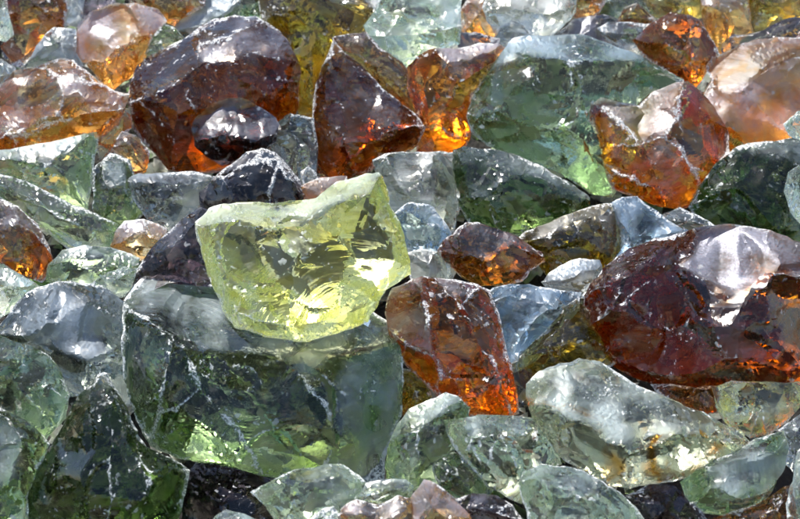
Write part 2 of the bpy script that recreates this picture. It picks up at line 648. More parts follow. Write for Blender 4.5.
    ev = ev.reshape(-1, 2)
    fcen = np.array([tuple(p) for p in co])[F].mean(1)
    ffro = np.full(nf, float(frost)) * np.array([rnd.uniform(.6, 1.4) for _ in range(nf)])
    frip = np.array([rip * rnd.choice((0, .35, .7, 1.)) for _ in range(nf)])
    rcx = []
    for q in range(nf):
        sel = np.where(fid == q)[0]
        p = fc[sel[rnd.randrange(len(sel))]]
        L = math.sqrt(farea[q])
        rcx.append((p[0] + rnd.uniform(-.9, .9) * L, p[1] + rnd.uniform(-.9, .9) * L))
    for ft in facets:
        k2 = ((fc - np.array(ft[:2])) ** 2).sum(1).argmin()
        q = fid[k2]
        ffro[q] = ft[2]  # top facets get more frost, which also paints their sky brightness
        if len(ft) > 3:
            frip[q] = ft[3]
        if len(ft) > 5:
            rcx[q] = (ft[4], ft[5])
    rh = np.zeros(nf)
    np.maximum.at(rh, fid, h[F].mean(1))
    rcw = [world(rcx[q][0], rcx[q][1], D0 + KP * (259.5 - yc) / 1000 - (off + rh[q]) / 1000) - base for q in range(nf)]
    frand = [rnd.random() for _ in range(nf)]
    vfr = np.zeros(nv)
    cnt2 = np.zeros(nv)
    for q in range(3):
        np.add.at(vfr, F[:, q], ffro[fid])
        np.add.at(cnt2, F[:, q], 1)
    vfr /= np.maximum(cnt2, 1)
    deg = np.bincount(E[:, 0], minlength=nv) + np.bincount(E[:, 1], minlength=nv)
    for _ in range(4):
        vfr = .4 * vfr + .6 * (np.bincount(E[:, 0], vfr[E[:, 1]], nv) + np.bincount(E[:, 1], vfr[E[:, 0]], nv)) / np.maximum(deg, 1)
    vfr *= np.array([1. + 1.1 * noise.noise(Vector((V[i, 0] * .035, V[i, 1] * .035, so_ + 20))) for i in range(nv)])
    at = me.attributes.new('frost', 'FLOAT', 'POINT')
    at.data.foreach_set('value', np.concatenate([np.clip(vfr, 0, .8), np.full(len(back), BACK.get(glass, .0) if bf is None else bf)]).astype(np.float32))
    frough = np.zeros(nf)
    for mt in matte:
        frough[fid[((fc - np.array(mt[:2])) ** 2).sum(1).argmin()]] = mt[2]
    at = me.attributes.new('facet', 'FLOAT_COLOR', 'FACE')
    arr = np.zeros((nF + nB, 4), np.float32)
    arr[:nF] = np.stack([ffro[fid], frip[fid], np.array(frand)[fid], frough[fid]], 1)
    arr[nF:] = np.stack([np.full(nB, BACK.get(glass, .0) if bf is None else bf), np.full(nB, .6), nrs.uniform(0, 1, nB), np.where(nrs.uniform(0, 1, nB) < clear, nrs.uniform(.0, .03, nB), nrs.uniform(.2, .5, nB))], 1)
    at.data.foreach_set('color', arr.ravel())
    at = me.attributes.new('ripple_centre', 'FLOAT_VECTOR', 'FACE')
    arr = np.zeros((nF + nB, 3), np.float32)
    arr[:nF] = np.array([tuple(p) for p in rcw])[fid]
    at.data.foreach_set('vector', arr.ravel())
    for i, (u, v) in enumerate(ev):
        fl = ef.get((min(u, v), max(u, v)))
        if fl and len(fl) == 2:
            n0, n1 = fnr[fl[0]], fnr[fl[1]]
            if n0 @ n1 < .94:
                c0, c1 = fcen[fl[0]], fcen[fl[1]]
                if n0 @ (c1 - c0) < 0:
                    for z in (u, v):
                        edge[z] = max(edge[z], .62 * min(1, wts[z]))
    at = me.attributes.new('edge', 'FLOAT', 'POINT')
    at.data.foreach_set('value', np.concatenate([edge, np.full(len(back), .25)]).astype(np.float32))
    me.polygons.foreach_set('use_smooth', np.concatenate([np.ones(nF, bool), np.zeros(nB, bool)]))
    sharp = np.zeros(len(me.edges), bool)
    for i, (u, v) in enumerate(ev):
        key = (min(u, v), max(u, v))
        fl = ef.get(key)
        if key in cons:
            sharp[i] = True
        elif fl and len(fl) == 2 and fnr[fl[0]] @ fnr[fl[1]] < .972:
            sharp[i] = True
    at = me.attributes.new('sharp_edge', 'BOOLEAN', 'EDGE')
    at.data.foreach_set('value', sharp)
    me.materials.append(GLASS[glass])
    o = bpy.data.objects.new(name, me)
    o.location = base
    COL.objects.link(o)
    o['label'] = label
    o['category'] = cat
    o['group'] = 'broken glass rocks heaped in a pile'
    ALL.append(o)
    return o

# ------------------------------------------------------------------ ground under the pile
def ground():
    k = NT('earth darkened for gap shade')
    co = k.n('ShaderNodeTexCoord').outputs['Object']
    a = k.noise(co, 60, 6, .6)
    b = k.noise(co, 9, 4)
    pr = k.n('ShaderNodeBsdfPrincipled')
    k.put(pr.inputs['Base Color'], k.mixc(a, (.004, .004, .004, 1), (.022, .019, .016, 1)))  # near-black colour puts the shade of the gaps into the ground
    pr.inputs['Roughness'].default_value = .9
    bump = k.n('ShaderNodeBump')
    bump.inputs['Strength'].default_value = .8
    bump.inputs['Distance'].default_value = .01
    k.put(bump.inputs['Height'], k.math('ADD', a, b))
    k.put(pr.inputs['Normal'], bump.outputs[0])
    out = k.n('ShaderNodeOutputMaterial')
    k.t.links.new(pr.outputs[0], out.inputs[0])
    # a heap: a slope under the rocks that levels off all round
    N = 120
    vs, fs = [], []
    c0 = world(400, 259.5, D0 + .17)
    nrm = (world(500, 259.5, D0 + .17) - c0).cross(world(400, 159.5, D0 + KP * .1 + .17) - c0).normalized()
    sl_ = -nrm.y / nrm.z
    for j in range(N + 1):
        for i in range(N + 1):
            x = (i / N - .5) * 5
            y = (j / N - .5) * 5
            d = math.hypot(x, y - .0)
            z = sl_ * max(-1.3, min(.62, y))
            w = 1 - max(0, min(1, (abs(x) - .7) / .9)) ** 1.2
            zl = sl_ * -1.3
            z = zl + (z - zl) * w
            if y > .62:
                z -= (y - .62) * .5
                z = max(z, zl)
            z += .02 * noise.noise(Vector((x * 9, y * 9, 3))) + .008 * noise.noise(Vector((x * 31, y * 31, 7)))
            vs.append((x, y, z))
    for j in range(N):
        for i in range(N):
            q = j * (N + 1) + i
            fs.append((q, q + 1, q + N + 2, q + N + 1))
    me = bpy.data.meshes.new('ground')
    me.from_pydata(vs, [], fs)
    for p in me.polygons:
        p.use_smooth = True
    me.materials.append(k.m)
    o = bpy.data.objects.new('ground', me)
    o.location = c0
    COL.objects.link(o)
    o['kind'] = 'structure'
ground()

# ------------------------------------------------------------------ grit between the rocks
def grit():
    rnd = random.Random(5)
    g = bpy.data.objects['ground']
    vs, fs = [], []
    for _ in range(2600):
        x, y = rnd.uniform(-.55, .55), rnd.uniform(-.42, .5)
        ok, p, n, _i = g.ray_cast(Vector((x, y, 3)), Vector((0, 0, -1)))
        if not ok:
            continue
        r = rnd.uniform(.004, .016)
        b = len(vs)
        pts = []
        for q in range(7):
            d = Vector((rnd.gauss(0, 1), rnd.gauss(0, 1), rnd.gauss(0, .7))).normalized() * r * rnd.uniform(.6, 1.2)
            pts.append(p + Vector((0, 0, r * .5)) + d)
        import bmesh
        bm = bmesh.new()
        for q in pts:
            bm.verts.new(q)
        bmesh.ops.convex_hull(bm, input=bm.verts)
        bm.verts.index_update()
        vl = [v for v in bm.verts if v.link_faces]
        ix = {v: i for i, v in enumerate(vl)}
        vs += [tuple(v.co) for v in vl]
        fs += [tuple(b + ix[v] for v in f.verts) for f in bm.faces]
        bm.free()
    me = bpy.data.meshes.new('glass_grit')
    me.from_pydata(vs, [], fs)
    me.materials.append(GLASS['dgreen'])
    o = bpy.data.objects.new('glass_grit', me)
    o.location = g.location
    COL.objects.link(o)
    o['kind'] = 'stuff'
    o['label'] = 'small glass splinters lying in the dark gaps under the rocks'
    o['category'] = 'glass grit'
# ------------------------------------------------------------------ the pile, from the top of the picture down
# upper left
R('damber', 'dark amber rock in the top corner, blurred, behind the light amber lump', [(2,-14),(62,-14),(68,10),(64,30),(50,46),(38,52),(20,68),(4,58),(0,46),(12,36),(8,14)], frost=.12)
R('pale', 'pale green sliver cut by the edge at the upper left corner', [(-16,-8),(4,0),(10,18),(14,35),(6,42),(-16,40)], off=20)
R('grey', 'lavender grey lump behind the light amber rock, next to the dark corner rock', [(58,-12),(88,-12),(84,14),(78,28),(64,26)], frost=.6)
R('violet', 'smoky dark rock peeping over the light amber lump at the top edge', [(80,16),(86,-12),(114,-12),(116,4),(100,14),(88,24)], frost=.3)
R('damber', 'dark brown rock along the top edge between light amber and bluish grey rocks', [(120,-14),(208,-14),(206,6),(188,16),(174,26),(154,20),(134,10)], frost=.12)
R('grey', 'flat bluish grey slab standing up behind the big dark amber rock', [(172,28),(184,14),(202,2),(216,-10),(242,-8),(240,14),(226,26),(200,34),(180,40)], [[(172,30),(200,26),(226,12),(240,-4)]], [(200,16,.75),(214,28,.3)], off=-10)
R('dgreen', 'dark green rock at the top edge above the big dark amber rock', [(216,-12),(262,-12),(260,16),(246,28),(222,30),(210,22)], off=-12, frost=.1)
R('olive', 'tall olive amber rock rising to the top edge between two dark amber rocks', [(256,-14),(332,-14),(374,4),(372,24),(352,42),(338,46),(326,70),(322,100),(318,122),(300,120),(292,80),(284,52),(262,20)], [[(262,20),(290,14),(318,30),(340,44)],[(290,14),(300,-10)],[(318,30),(312,70),(318,118)],[(312,70),(288,56)]], [(330,10,.1),(300,60,.1)], off=-25, frost=.1)
R('grey', 'bluish white facet topped rock at the top edge beside the pale green block', [(322,-14),(392,-14),(390,8),(374,18),(362,16),(345,8),(330,3)], [[(330,3),(350,4),(376,8),(390,-4)],[(350,4),(362,16)]], [(355,-4,.7)], off=5)
R('grey', 'grey green lump showing between corner rock and light amber lump', [(16,74),(28,62),(36,46),(54,27),(76,29),(76,52),(84,66),(60,74),(30,82)], [[(28,62),(44,46),(60,42),(74,50)],[(44,46),(54,27)],[(60,42),(70,72)]], [(58,34,.6),(40,60,.5)], frost=.35)
R('grey', 'small grey lump at the left edge above the yellow amber rock', [(-14,56),(2,59),(16,68),(12,86),(-14,90)], frost=.5)
R('dgreen', 'little dark green rock wedged between light amber lump and bluish slab', [(144,54),(154,34),(164,24),(176,29),(184,38),(172,50),(152,62)], off=4)
R('lamber', 'rounded light amber lump with a pinkish frosted top', [(70,50),(78,24),(92,11),(116,3),(136,3),(158,9),(167,21),(162,28),(153,36),(146,58),(134,76),(112,92),(98,80),(86,64),(72,57)], [[(84,62),(104,62),(118,46),(152,34)],[(118,46),(126,70),(124,84)],[(104,62),(112,90)]], [(115,28,.6),(130,56,.1),(100,72,.08)], frost=.2, matte=[(115,28,.5)])
R('lamber', 'wide yellow amber rock with crusty ridge at the left edge', [(-14,84),(17,70),(36,67),(60,58),(74,60),(95,78),(110,90),(130,94),(124,112),(118,128),(100,140),(60,148),(18,154),(-14,156)], [[(-12,140),(30,134),(64,120),(98,112),(122,106)],[(17,72),(58,76),(64,98),(58,112),(64,120)],[(64,98),(78,92),(92,108),(98,112)],[(58,76),(80,80),(128,96)]], [(30,95,.35,.6,60,60),(100,90,.6),(40,142,.02),(75,105,.3)], frost=.25, crust=1.4)
R('brown', 'big dark amber rock with glossy bluish top facets and glowing orange underside', [(126,98),(130,84),(137,66),(160,50),(185,38),(199,27),(214,19),(236,15),(256,16),(268,23),(288,40),(298,60),(300,80),(299,108),(290,124),(272,140),(240,164),(202,173),(168,170),(153,152),(133,130)], [[(199,27),(199,45),(198,63),(174,84),(139,100),(127,106)],[(198,63),(232,62),(249,53),(275,58),(297,64)],[(199,45),(222,38),(244,30),(268,24)],[(232,62),(229,75),(244,82),(267,87),(298,84)],[(198,63),(186,96),(196,110),(200,140)],[(267,87),(262,110),(266,140)],[(139,100),(166,128),(176,168)]], [(160,70,.12,.6,120,130),(245,48,.42),(225,28,.25),(270,72,.1),(215,95,.03,.7,180,90),(160,120,.05),(190,140,.03)], frost=.06, H=62, clear=.3)
R('rust', 'small bright orange rock in the gap below the yellow amber rock', [(94,146),(104,122),(116,110),(130,108),(132,128),(122,138),(114,152),(100,160)], off=-12, frost=.05)
R('damber', 'small brown knobbly rock beneath the glowing underside of the big amber rock', [(112,148),(122,131),(136,135),(150,152),(146,172),(134,178),(128,160),(114,154)], off=8)
R('violet', 'black grey rock with a pitted bluish top in front of the big dark amber rock', [(191,130),(195,118),(212,104),(228,98),(244,98),(262,108),(276,118),(282,128),(276,142),(262,154),(240,162),(222,166),(206,157),(194,146)], [[(193,141),(209,139),(235,137),(258,141),(278,132)],[(209,139),(206,156)],[(258,141),(246,160)]], [(232,118,.45),(225,150,.03)], frost=.15, off=22, H=30)
R('grey', 'grey green rock with white veins beside the black pitted rock', [(268,130),(280,120),(290,113),(305,116),(314,118),(318,150),(316,180),(298,184),(282,168),(270,150)], [[(270,132),(290,130),(300,142),(316,150)],[(290,130),(292,114)],[(300,142),(296,182)]], [(302,126,.3),(285,150,.25)], off=8, frost=.3)
R('milky', 'tiny white pebble tucked at the foot of the dark amber pyramid', [(300,172),(308,166),(316,172),(320,186),(310,192),(303,186)], off=20)
# upper middle
R('damber', 'glossy dark brown rock between the dark pyramid and the pale green block', [(332,38),(348,34),(366,32),(380,48),(402,62),(414,80),(428,108),(434,130),(420,130),(402,112),(384,96),(362,76),(342,54)], [[(340,46),(362,56),(390,72),(424,120)],[(362,56),(366,36)]], [(355,40,.2),(395,64,.25)], off=5, frost=.15)
R('rust', 'small pinkish brown rock at the top edge between the two pale rocks', [(458,12),(474,-12),(490,-10),(496,24),(500,38),(488,44),(462,36)], off=-12, frost=.3)
R('violet', 'grey purple rock under the pale green block at its right end', [(455,34),(476,32),(500,38),(498,48),(482,56),(458,54)], off=-2, frost=.5)
R('damber', 'dark brown rock at the top edge beside the milky pale rock', [(570,-12),(608,-12),(604,6),(594,18),(574,26),(564,12)], frost=.1, off=-6)
R('milky', 'rounded milky pale rock with ripple marks at the top edge', [(482,8),(488,-14),(578,-14),(576,12),(562,28),(548,40),(532,38),(512,32),(494,34),(487,22)], [[(486,14),(510,6),(540,14),(574,4)],[(540,14),(536,36)]], [(530,0,.55,.6,560,10),(515,22,.4,.9,500,10),(556,24,.4,1,540,0)], frost=.5, off=5)
R('grey', 'small grey rock between the milky pale rock and the big green boulder', [(490,44),(498,28),(512,20),(524,26),(532,38),(516,50),(502,52)], off=-2, frost=.3)
R('violet', 'flat lavender grey rock behind the big green boulder', [(552,36),(572,20),(598,14),(616,18),(626,28),(612,46),(590,48),(566,48)], off=-14, frost=.6)
R('pale', 'pale green block with frosty top at the top edge', [(364,26),(374,14),(386,-14),(462,-14),(461,14),(460,44),(448,50),(424,54),(409,69),(394,66),(378,58),(368,44)], [[(365,34),(385,36),(415,35),(440,31),(460,26)],[(415,35),(420,52)],[(385,36),(396,66)],[(385,36),(392,4),(400,-12)]], [(425,12,.5,.6,460,20),(435,42,.25),(405,50,.25),(375,20,.35)], frost=.35, off=15, H=26)
R('amber', 'amber saddle shaped rock with a glossy grey top under the pale green block', [(407,68),(423,53),(435,48),(446,48),(462,49),(498,43),(506,48),(496,60),(478,86),(470,108),(470,140),(462,156),(440,160),(416,154),(416,140),(422,126),(414,108),(407,88)], [[(435,48),(449,66),(458,84),(452,101),(435,124),(422,128)],[(458,84),(476,72),(500,52)],[(435,124),(452,136),(468,134)],[(449,66),(470,60),(500,46)]], [(425,88,.05,.5,400,60),(470,54,.5),(465,105,.03),(475,66,.4)], frost=.1, off=6)
R('damber', 'dark amber pyramid rock with white flecked violet face', [(333,38),(342,50),(365,69),(384,90),(402,104),(416,114),(426,128),(420,140),(412,150),(398,156),(380,156),(370,172),(342,181),(313,178),(312,139),(313,101),(322,66)], [[(334,40),(331,66),(326,108),(330,128),(345,144),(350,160),(356,178)],[(326,108),(316,128),(312,140)],[(345,144),(374,140),(398,128),(424,126)],[(331,66),(345,56)]], [(322,90,.2),(365,100,.22,.4,340,60),(330,155,.06,.8,310,140),(385,148,.05)], frost=.12, off=14, H=46)
R('teal', 'big green boulder with a frosty crest and bright green underside', [(466,116),(473,96),(486,76),(500,54),(512,39),(526,35),(550,36),(582,34),(610,44),(636,54),(662,68),(684,80),(684,100),(650,130),(630,170),(612,198),(590,194),(570,180),(553,170),(510,156),(487,146),(472,134)], [[(478,88),(494,66),(520,60),(542,58),(571,63),(600,60),(632,61),(676,76)],[(571,63),(573,95),(567,126)],[(474,116),(493,124),(530,127),(566,127),(584,140),(604,168),(610,192)],[(494,66),(490,96),(493,124)]], [(560,46,.5),(530,95,.1,.3,470,60),(630,95,.06),(530,145,.0,.5,600,100),(482,108,.2),(630,54,.5)], frost=.15, H=56, off=5, crust=.75)
# upper right
R('dgreen', 'dark grey green rock at the top edge above the grey slab', [(586,14),(604,2),(622,-12),(644,-10),(654,12),(652,24),(632,32),(606,30)], off=-22, frost=.3)
R('damber', 'small brown rock squeezed between grey green rocks near the top edge', [(616,22),(624,8),(637,3),(654,18),(650,30),(628,32)], off=-8, frost=.2)
R('olive', 'pale olive rock at the top edge behind the black brown rock', [(638,-14),(708,-14),(708,14),(692,24),(672,20),(654,22),(646,8)], off=-16, frost=.45)
R('rust', 'bright orange rock with pinkish top standing at the top edge', [(700,-14),(746,-14),(750,10),(754,36),(740,46),(728,60),(716,60),(708,40),(702,20)], [[(702,6),(722,12),(748,4)],[(722,12),(730,40),(726,58)]], [(724,-2,.5),(712,30,.1),(740,28,.12)], off=-8, frost=.12)
R('olive', 'olive green rock in the upper right corner', [(742,-14),(816,-14),(816,22),(784,28),(764,36),(750,38),(746,16)], off=-14, frost=.35)
R('grey', 'grey white topped slab between the green boulder and the black brown rock', [(597,28),(608,22),(630,22),(650,24),(646,36),(650,56),(630,54),(608,44)], [[(599,32),(620,34),(638,34),(650,28)]], [(622,27,.6),(620,42,.1)], off=-6)
R('damber', 'black brown rock with a dark violet triangular facet', [(632,40),(650,24),(668,13),(684,14),(700,20),(716,46),(722,58),(708,68),(702,80),(694,92),(680,84),(664,72),(644,58)], [[(684,14),(690,30),(691,62),(692,88)],[(690,30),(700,24)],[(636,40),(664,42),(691,62)],[(691,62),(720,56)],[(664,42),(676,16)]], [(704,45,.28),(676,30,.12),(660,56,.03)], frost=.08, off=10)
R('violet', 'low black purple rock above the lavender amber boulder', [(722,44),(733,34),(752,36),(770,26),(782,20),(816,14),(816,44),(780,48),(752,54),(735,60),(722,60)], off=2, frost=.22)
R('rust', 'crusty brown amber rock with whitish crests beside the green boulder', [(582,118),(588,104),(598,98),(618,102),(640,106),(652,92),(672,84),(688,81),(702,92),(716,110),(728,130),(730,152),(716,172),(698,190),(687,208),(661,207),(638,198),(612,189),(597,152),(586,130)], [[(584,122),(603,147),(622,144),(638,146),(664,137),(676,120),(684,84)],[(590,106),(610,114),(632,134),(638,146)],[(638,146),(652,164),(660,188),(668,206)],[(664,137),(683,150),(700,188)],[(603,147),(612,170),(640,184),(660,188)]], [(655,108,.35),(605,130,.15),(630,118,.5),(625,160,.15,.7,600,140),(650,150,.3,1,640,130),(690,165,.05),(620,185,.1)], frost=.2, H=42, off=5, crust=1.3, matte=[(655,108,.5),(630,118,.45)])
R('lamber', 'smooth lavender grey boulder with orange chipped edge', [(706,66),(712,58),(730,50),(754,40),(776,37),(816,36),(816,140),(790,144),(770,146),(746,152),(728,158),(706,168),(690,158),(685,134),(688,112),(702,100),(712,88),(708,74)], [[(690,112),(704,118),(716,122),(730,127),(742,138),(750,150)],[(704,118),(698,140),(700,164)],[(712,88),(744,84),(776,66),(816,56)],[(744,84),(760,110),(800,142)]], [(745,68,.3,.7,700,120),(730,105,.5,.6,700,60),(790,100,.5),(718,140,.02,.8,700,110),(692,136,.02)], frost=.4, H=36, off=-6, matte=[(745,68,.5),(730,105,.4),(790,100,.45)])
R('pale', 'small pale green pebble at the right edge below the lavender boulder', [(783,124),(798,111),(816,107),(816,146),(800,144),(789,136)], off=30)
# second row, left
R('green', 'green block with a bright yellow green end facet at the left edge', [(-16,154),(0,150),(29,146),(66,139),(90,133),(97,132),(98,145),(94,170),(88,212),(72,210),(40,196),(18,186),(-16,176)], [[(-10,163),(29,163),(52,163),(69,152),(93,134)],[(52,163),(72,181),(87,208)],[(29,163),(20,186)]], [(30,153,.5),(84,170,.08,.4,60,150),(50,182,.12,.5,30,150)], frost=.2)
R('green', 'long grey green rock lying below the green block at the left edge', [(-16,172),(10,176),(40,188),(84,208),(118,224),(114,250),(92,256),(68,250),(44,230),(22,210),(-16,202)], [[(0,186),(40,206),(80,226),(116,236)],[(40,206),(36,222)],[(80,226),(74,210)]], [(60,212,.3),(90,240,.4)], frost=.35)
R('dgreen', 'small upright dark green rock with a bluish facet', [(92,168),(110,153),(130,160),(134,178),(146,212),(128,230),(106,226),(92,210)], [[(104,168),(124,163),(124,190),(107,187),(104,168)],[(104,168),(94,168)],[(124,163),(131,162)],[(124,190),(144,212)],[(107,187),(102,222)]], [(114,178,.6),(110,210,.05)], frost=.2)
R('grey', 'grey rock with a flat brownish top behind the violet rocks', [(126,180),(139,173),(191,171),(218,177),(208,202),(190,224),(170,232),(150,222),(136,204)], [[(128,182),(156,182),(180,185),(214,178)],[(180,185),(160,204),(150,218)]], [(170,177,.55),(150,195,.3,.8,160,190),(185,205,.3)], frost=.3)
R('lamber', 'small pinkish brown rock left of the smoky violet rock', [(110,246),(116,230),(124,221),(144,219),(167,228),(166,246),(146,262),(122,258)], off=6, frost=.45)
R('damber', 'dark brown rock with a frosted cap at the left edge', [(-16,200),(2,199),(18,206),(38,224),(50,248),(54,266),(50,276),(42,283),(24,276),(8,266),(-16,260)], [[(-10,228),(20,224),(36,234),(52,262)],[(20,224),(22,250),(28,276)],[(20,224),(10,202)]], [(24,214,.5),(0,212,.45),(10,245,.06),(38,262,.08)], frost=.2, off=10, crust=1.3)
R('green', 'frosted green rock with whitish swirls under the long grey green rock', [(48,264),(62,250),(84,245),(106,247),(140,258),(140,270),(124,278),(100,286),(84,288),(60,286),(46,282)], [[(52,268),(70,262),(92,270),(120,268),(138,264)],[(70,262),(68,284)],[(92,270),(96,284)]], [(95,256,.5,1,84,262),(60,272,.1),(110,276,.3)], frost=.35, off=10)
R('pale', 'little pale green sliver beside the dark tip of the violet rock', [(90,284),(108,272),(124,266),(138,268),(132,288),(122,298),(104,292)], off=18)
R('pale', 'pale green chip at the left edge below the brown capped rock', [(-16,262),(4,264),(18,273),(40,286),(24,300),(8,314),(-16,324)], [[(-10,280),(14,286),(36,286)],[(14,286),(2,312)]], [(10,272,.4),(0,300,.06)], off=14)
R('violet', 'black violet rock with a crusty crown behind the yellow green block', [(199,193),(214,178),(246,152),(261,148),(275,152),(296,175),(307,197),(306,216),(280,222),(240,224),(210,220),(200,206)], [[(200,191),(226,176),(252,163),(278,161),(292,181),(306,204)],[(226,176),(232,200),(228,222)],[(278,161),(270,196),(272,222)],[(252,163),(262,149)]], [(235,164,.45),(290,172,.3),(250,195,.05,.6,240,170),(212,200,.12)], frost=.12, off=22, H=34, crust=1.5)
R('violet', 'smoky violet rock with a brown tip wedged left of the yellow green block', [(139,266),(150,250),(170,230),(188,215),(200,207),(214,212),(222,232),(222,262),(224,292),(218,300),(204,296),(180,286),(158,282),(142,288),(124,312),(116,314),(126,292)], [[(138,270),(152,258),(174,246),(190,228),(204,210)],[(174,246),(186,268),(204,292)],[(152,258),(140,284),(120,310)]], [(168,238,.3,.9,180,260),(200,250,.2),(160,272,.12)], frost=.15, off=25)
R('rust', 'small pinkish rock behind the top edge of the yellow green block', [(300,186),(318,178),(347,176),(342,194),(322,206),(306,206)], off=22, frost=.5)
# second row, middle and right
R('milky', 'wrinkled milky grey rock behind the right corner of the yellow green block', [(372,160),(384,154),(398,152),(420,152),(453,152),(458,178),(462,205),(454,232),(440,240),(420,248),(406,248),(394,236),(390,206),(378,182)], [[(432,152),(431,176),(435,196),(430,212),(434,240)],[(386,156),(398,180),(412,200),(430,212)],[(398,180),(431,176)]], [(410,165,.6,.4,390,200),(400,200,.55),(445,190,.2),(415,188,.65)], frost=.5, H=26)
R('blue', 'dark bluish rock below the wrinkled milky rock', [(392,214),(404,205),(412,202),(434,207),(448,226),(454,238),(440,258),(420,260),(402,252)], [[(396,218),(412,214),(428,222),(450,238)],[(428,222),(418,256)]], [(420,208,.4),(410,235,.1),(440,240,.15)], off=14, frost=.15)
R('dgreen', 'dark green rock with a frosted crown below the big green boulder', [(453,150),(464,146),(487,149),(516,155),(542,166),(568,181),(590,198),(592,210),(568,222),(542,230),(520,238),(500,234),(470,226),(457,202),(453,176)], [[(458,198),(487,197),(504,182),(524,176),(542,178),(560,195),(588,202)],[(458,152),(466,172),(470,198)],[(487,197),(492,216),(500,232)],[(542,178),(540,168)]], [(505,165,.5),(460,180,.25),(530,205,.03),(472,212,.05),(565,188,.5)], frost=.2, off=12, H=34)
R('milky', 'flat pale whitish rock behind the reddish brown rock', [(402,254),(420,249),(438,252),(458,268),(450,284),(428,288),(412,284)], off=12, frost=.45)
R('damber', 'small dark red brown rock lying alone above the centre gap', [(437,250),(443,240),(460,226),(466,222),(478,222),(498,229),(520,240),(542,252),(545,262),(530,271),(522,282),(500,287),(478,286),(462,278),(448,264)], [[(440,253),(464,256),(487,262),(500,250),(513,244),(543,257)],[(464,256),(458,238),(468,223)],[(487,262),(492,284)],[(513,244),(500,231)]], [(485,238,.3,.5,470,260),(450,246,.2),(520,262,.06),(475,272,.06)], frost=.18, off=26, H=24)
R('olive', 'grey frosted rock with dark amber heart behind the blue facet', [(514,242),(524,232),(553,221),(580,210),(600,204),(614,203),(622,226),(626,246),(612,262),(602,278),(580,286),(558,284),(545,274),(534,256)], [[(518,240),(544,238),(574,222),(598,216),(612,206)],[(574,222),(580,240),(600,252),(606,272)],[(544,238),(552,262),(560,282)],[(598,216),(600,252)]], [(550,228,.6),(590,232,.35),(560,250,.2),(612,230,.3),(580,265,.02)], frost=.25, off=6)
R('blue', 'rock with a bright sky blue facet behind the big glossy amber rock', [(609,204),(622,197),(637,196),(652,208),(668,220),(686,230),(678,246),(650,256),(624,264),(606,272),(610,250),(616,236)], [[(614,206),(620,222),(630,244),(622,262)],[(630,244),(654,240),(684,230)]], [(645,218,.45,.3,620,250),(618,240,.3)], frost=.3, off=10)
R('grey', 'small grey green rock between the blue facet and the dark green slab', [(656,216),(680,207),(700,216),(716,226),(704,240),(680,240)], off=6, frost=.3)
R('grey', 'flat bluish grey rock beneath the dark amber heart rock', [(541,282),(550,272),(564,264),(580,258),(600,260),(604,280),(590,298),(560,302)], [[(543,282),(564,280),(582,270),(600,266)],[(582,270),(590,292)]], [(566,271,.5),(570,288,.3)], off=18, frost=.4)
R('dgreen', 'broad dark green slab with sooty patch at the right edge', [(688,207),(696,195),(699,186),(716,163),(733,149),(748,143),(816,141),(816,262),(790,262),(760,256),(730,246),(704,230)], [[(700,184),(730,154),(752,156),(777,155),(800,165),(816,168)],[(694,206),(718,200),(744,206),(760,226),(766,254)],[(777,155),(784,190),(780,230)]], [(765,148,.5),(750,185,.16),(715,218,.1),(800,200,.05)], frost=.18, off=-12, H=30)
R('pale', 'pale green rock at the right edge in front of the dark green slab', [(784,190),(788,172),(800,165),(816,160),(816,230),(800,224),(790,212)], off=30, frost=.3)
# middle row
R('grey', 'broad grey blue rock with a smooth frosted face at the left', [(-14,334),(0,326),(17,302),(35,288),(58,281),(84,283),(110,290),(126,303),(132,330),(136,372),(132,404),(112,406),(84,396),(64,398),(50,360),(30,345),(-14,342)], [[(60,282),(87,302),(108,316),(128,326)],[(-6,334),(29,341),(49,351),(75,358),(98,366),(130,372)],[(98,366),(96,396)],[(29,341),(48,320),(60,282)]], [(70,325,.5,.4,20,300),(100,292,.25,.5,60,270),(30,315,.4,.8,60,330),(80,380,.04),(115,385,.04)], frost=.3, H=38, off=8)
R('green', 'glossy green rock with a pale streak under the grey blue rock at the left edge', [(-16,334),(0,335),(29,345),(50,356),(62,374),(70,396),(66,418),(54,430),(44,444),(30,428),(-16,416)], [[(-10,358),(20,360),(46,358)],[(-10,380),(18,376),(46,386),(66,402)],[(20,360),(18,376)],[(18,376),(30,400),(50,430)]], [(15,348,.08),(40,372,.25,.3,20,400),(0,395,.05),(50,400,.05)], frost=.1, off=14)
R('green', 'very large green rock with a flat top, the yellow green block perched on it', [(124,300,-46),(142,277,-80),(160,272,-95),(190,276,-95),(230,280,-95),(300,290,-90),(360,305,-80),(390,322,-60),(400,346),(404,380),(402,415),(390,446),(384,482),(366,488),(340,484),(300,482),(287,476),(249,475),(215,467),(180,459),(150,446),(136,420),(124,380),(121,340)], [[(125,304),(150,321),(173,334),(200,345),(240,350),(275,351),(319,350),(365,346),(399,344)],[(184,340),(190,362),(200,388),(232,424),(252,454),(262,474)],[(272,351),(304,378),(327,407),(333,440),(326,482)],[(173,334),(166,372),(160,410),(150,444)],[(200,388),(176,410),(160,410)]], [(230,310,.42,.6,150,330),(145,370,.12),(180,380,.08,.5,150,340),(210,430,.02),(265,400,.12,.9,260,370),(360,410,.38,.3,330,300)], frost=.18, H=62, tilt=.12, off=20, T=60, crust=1.8)
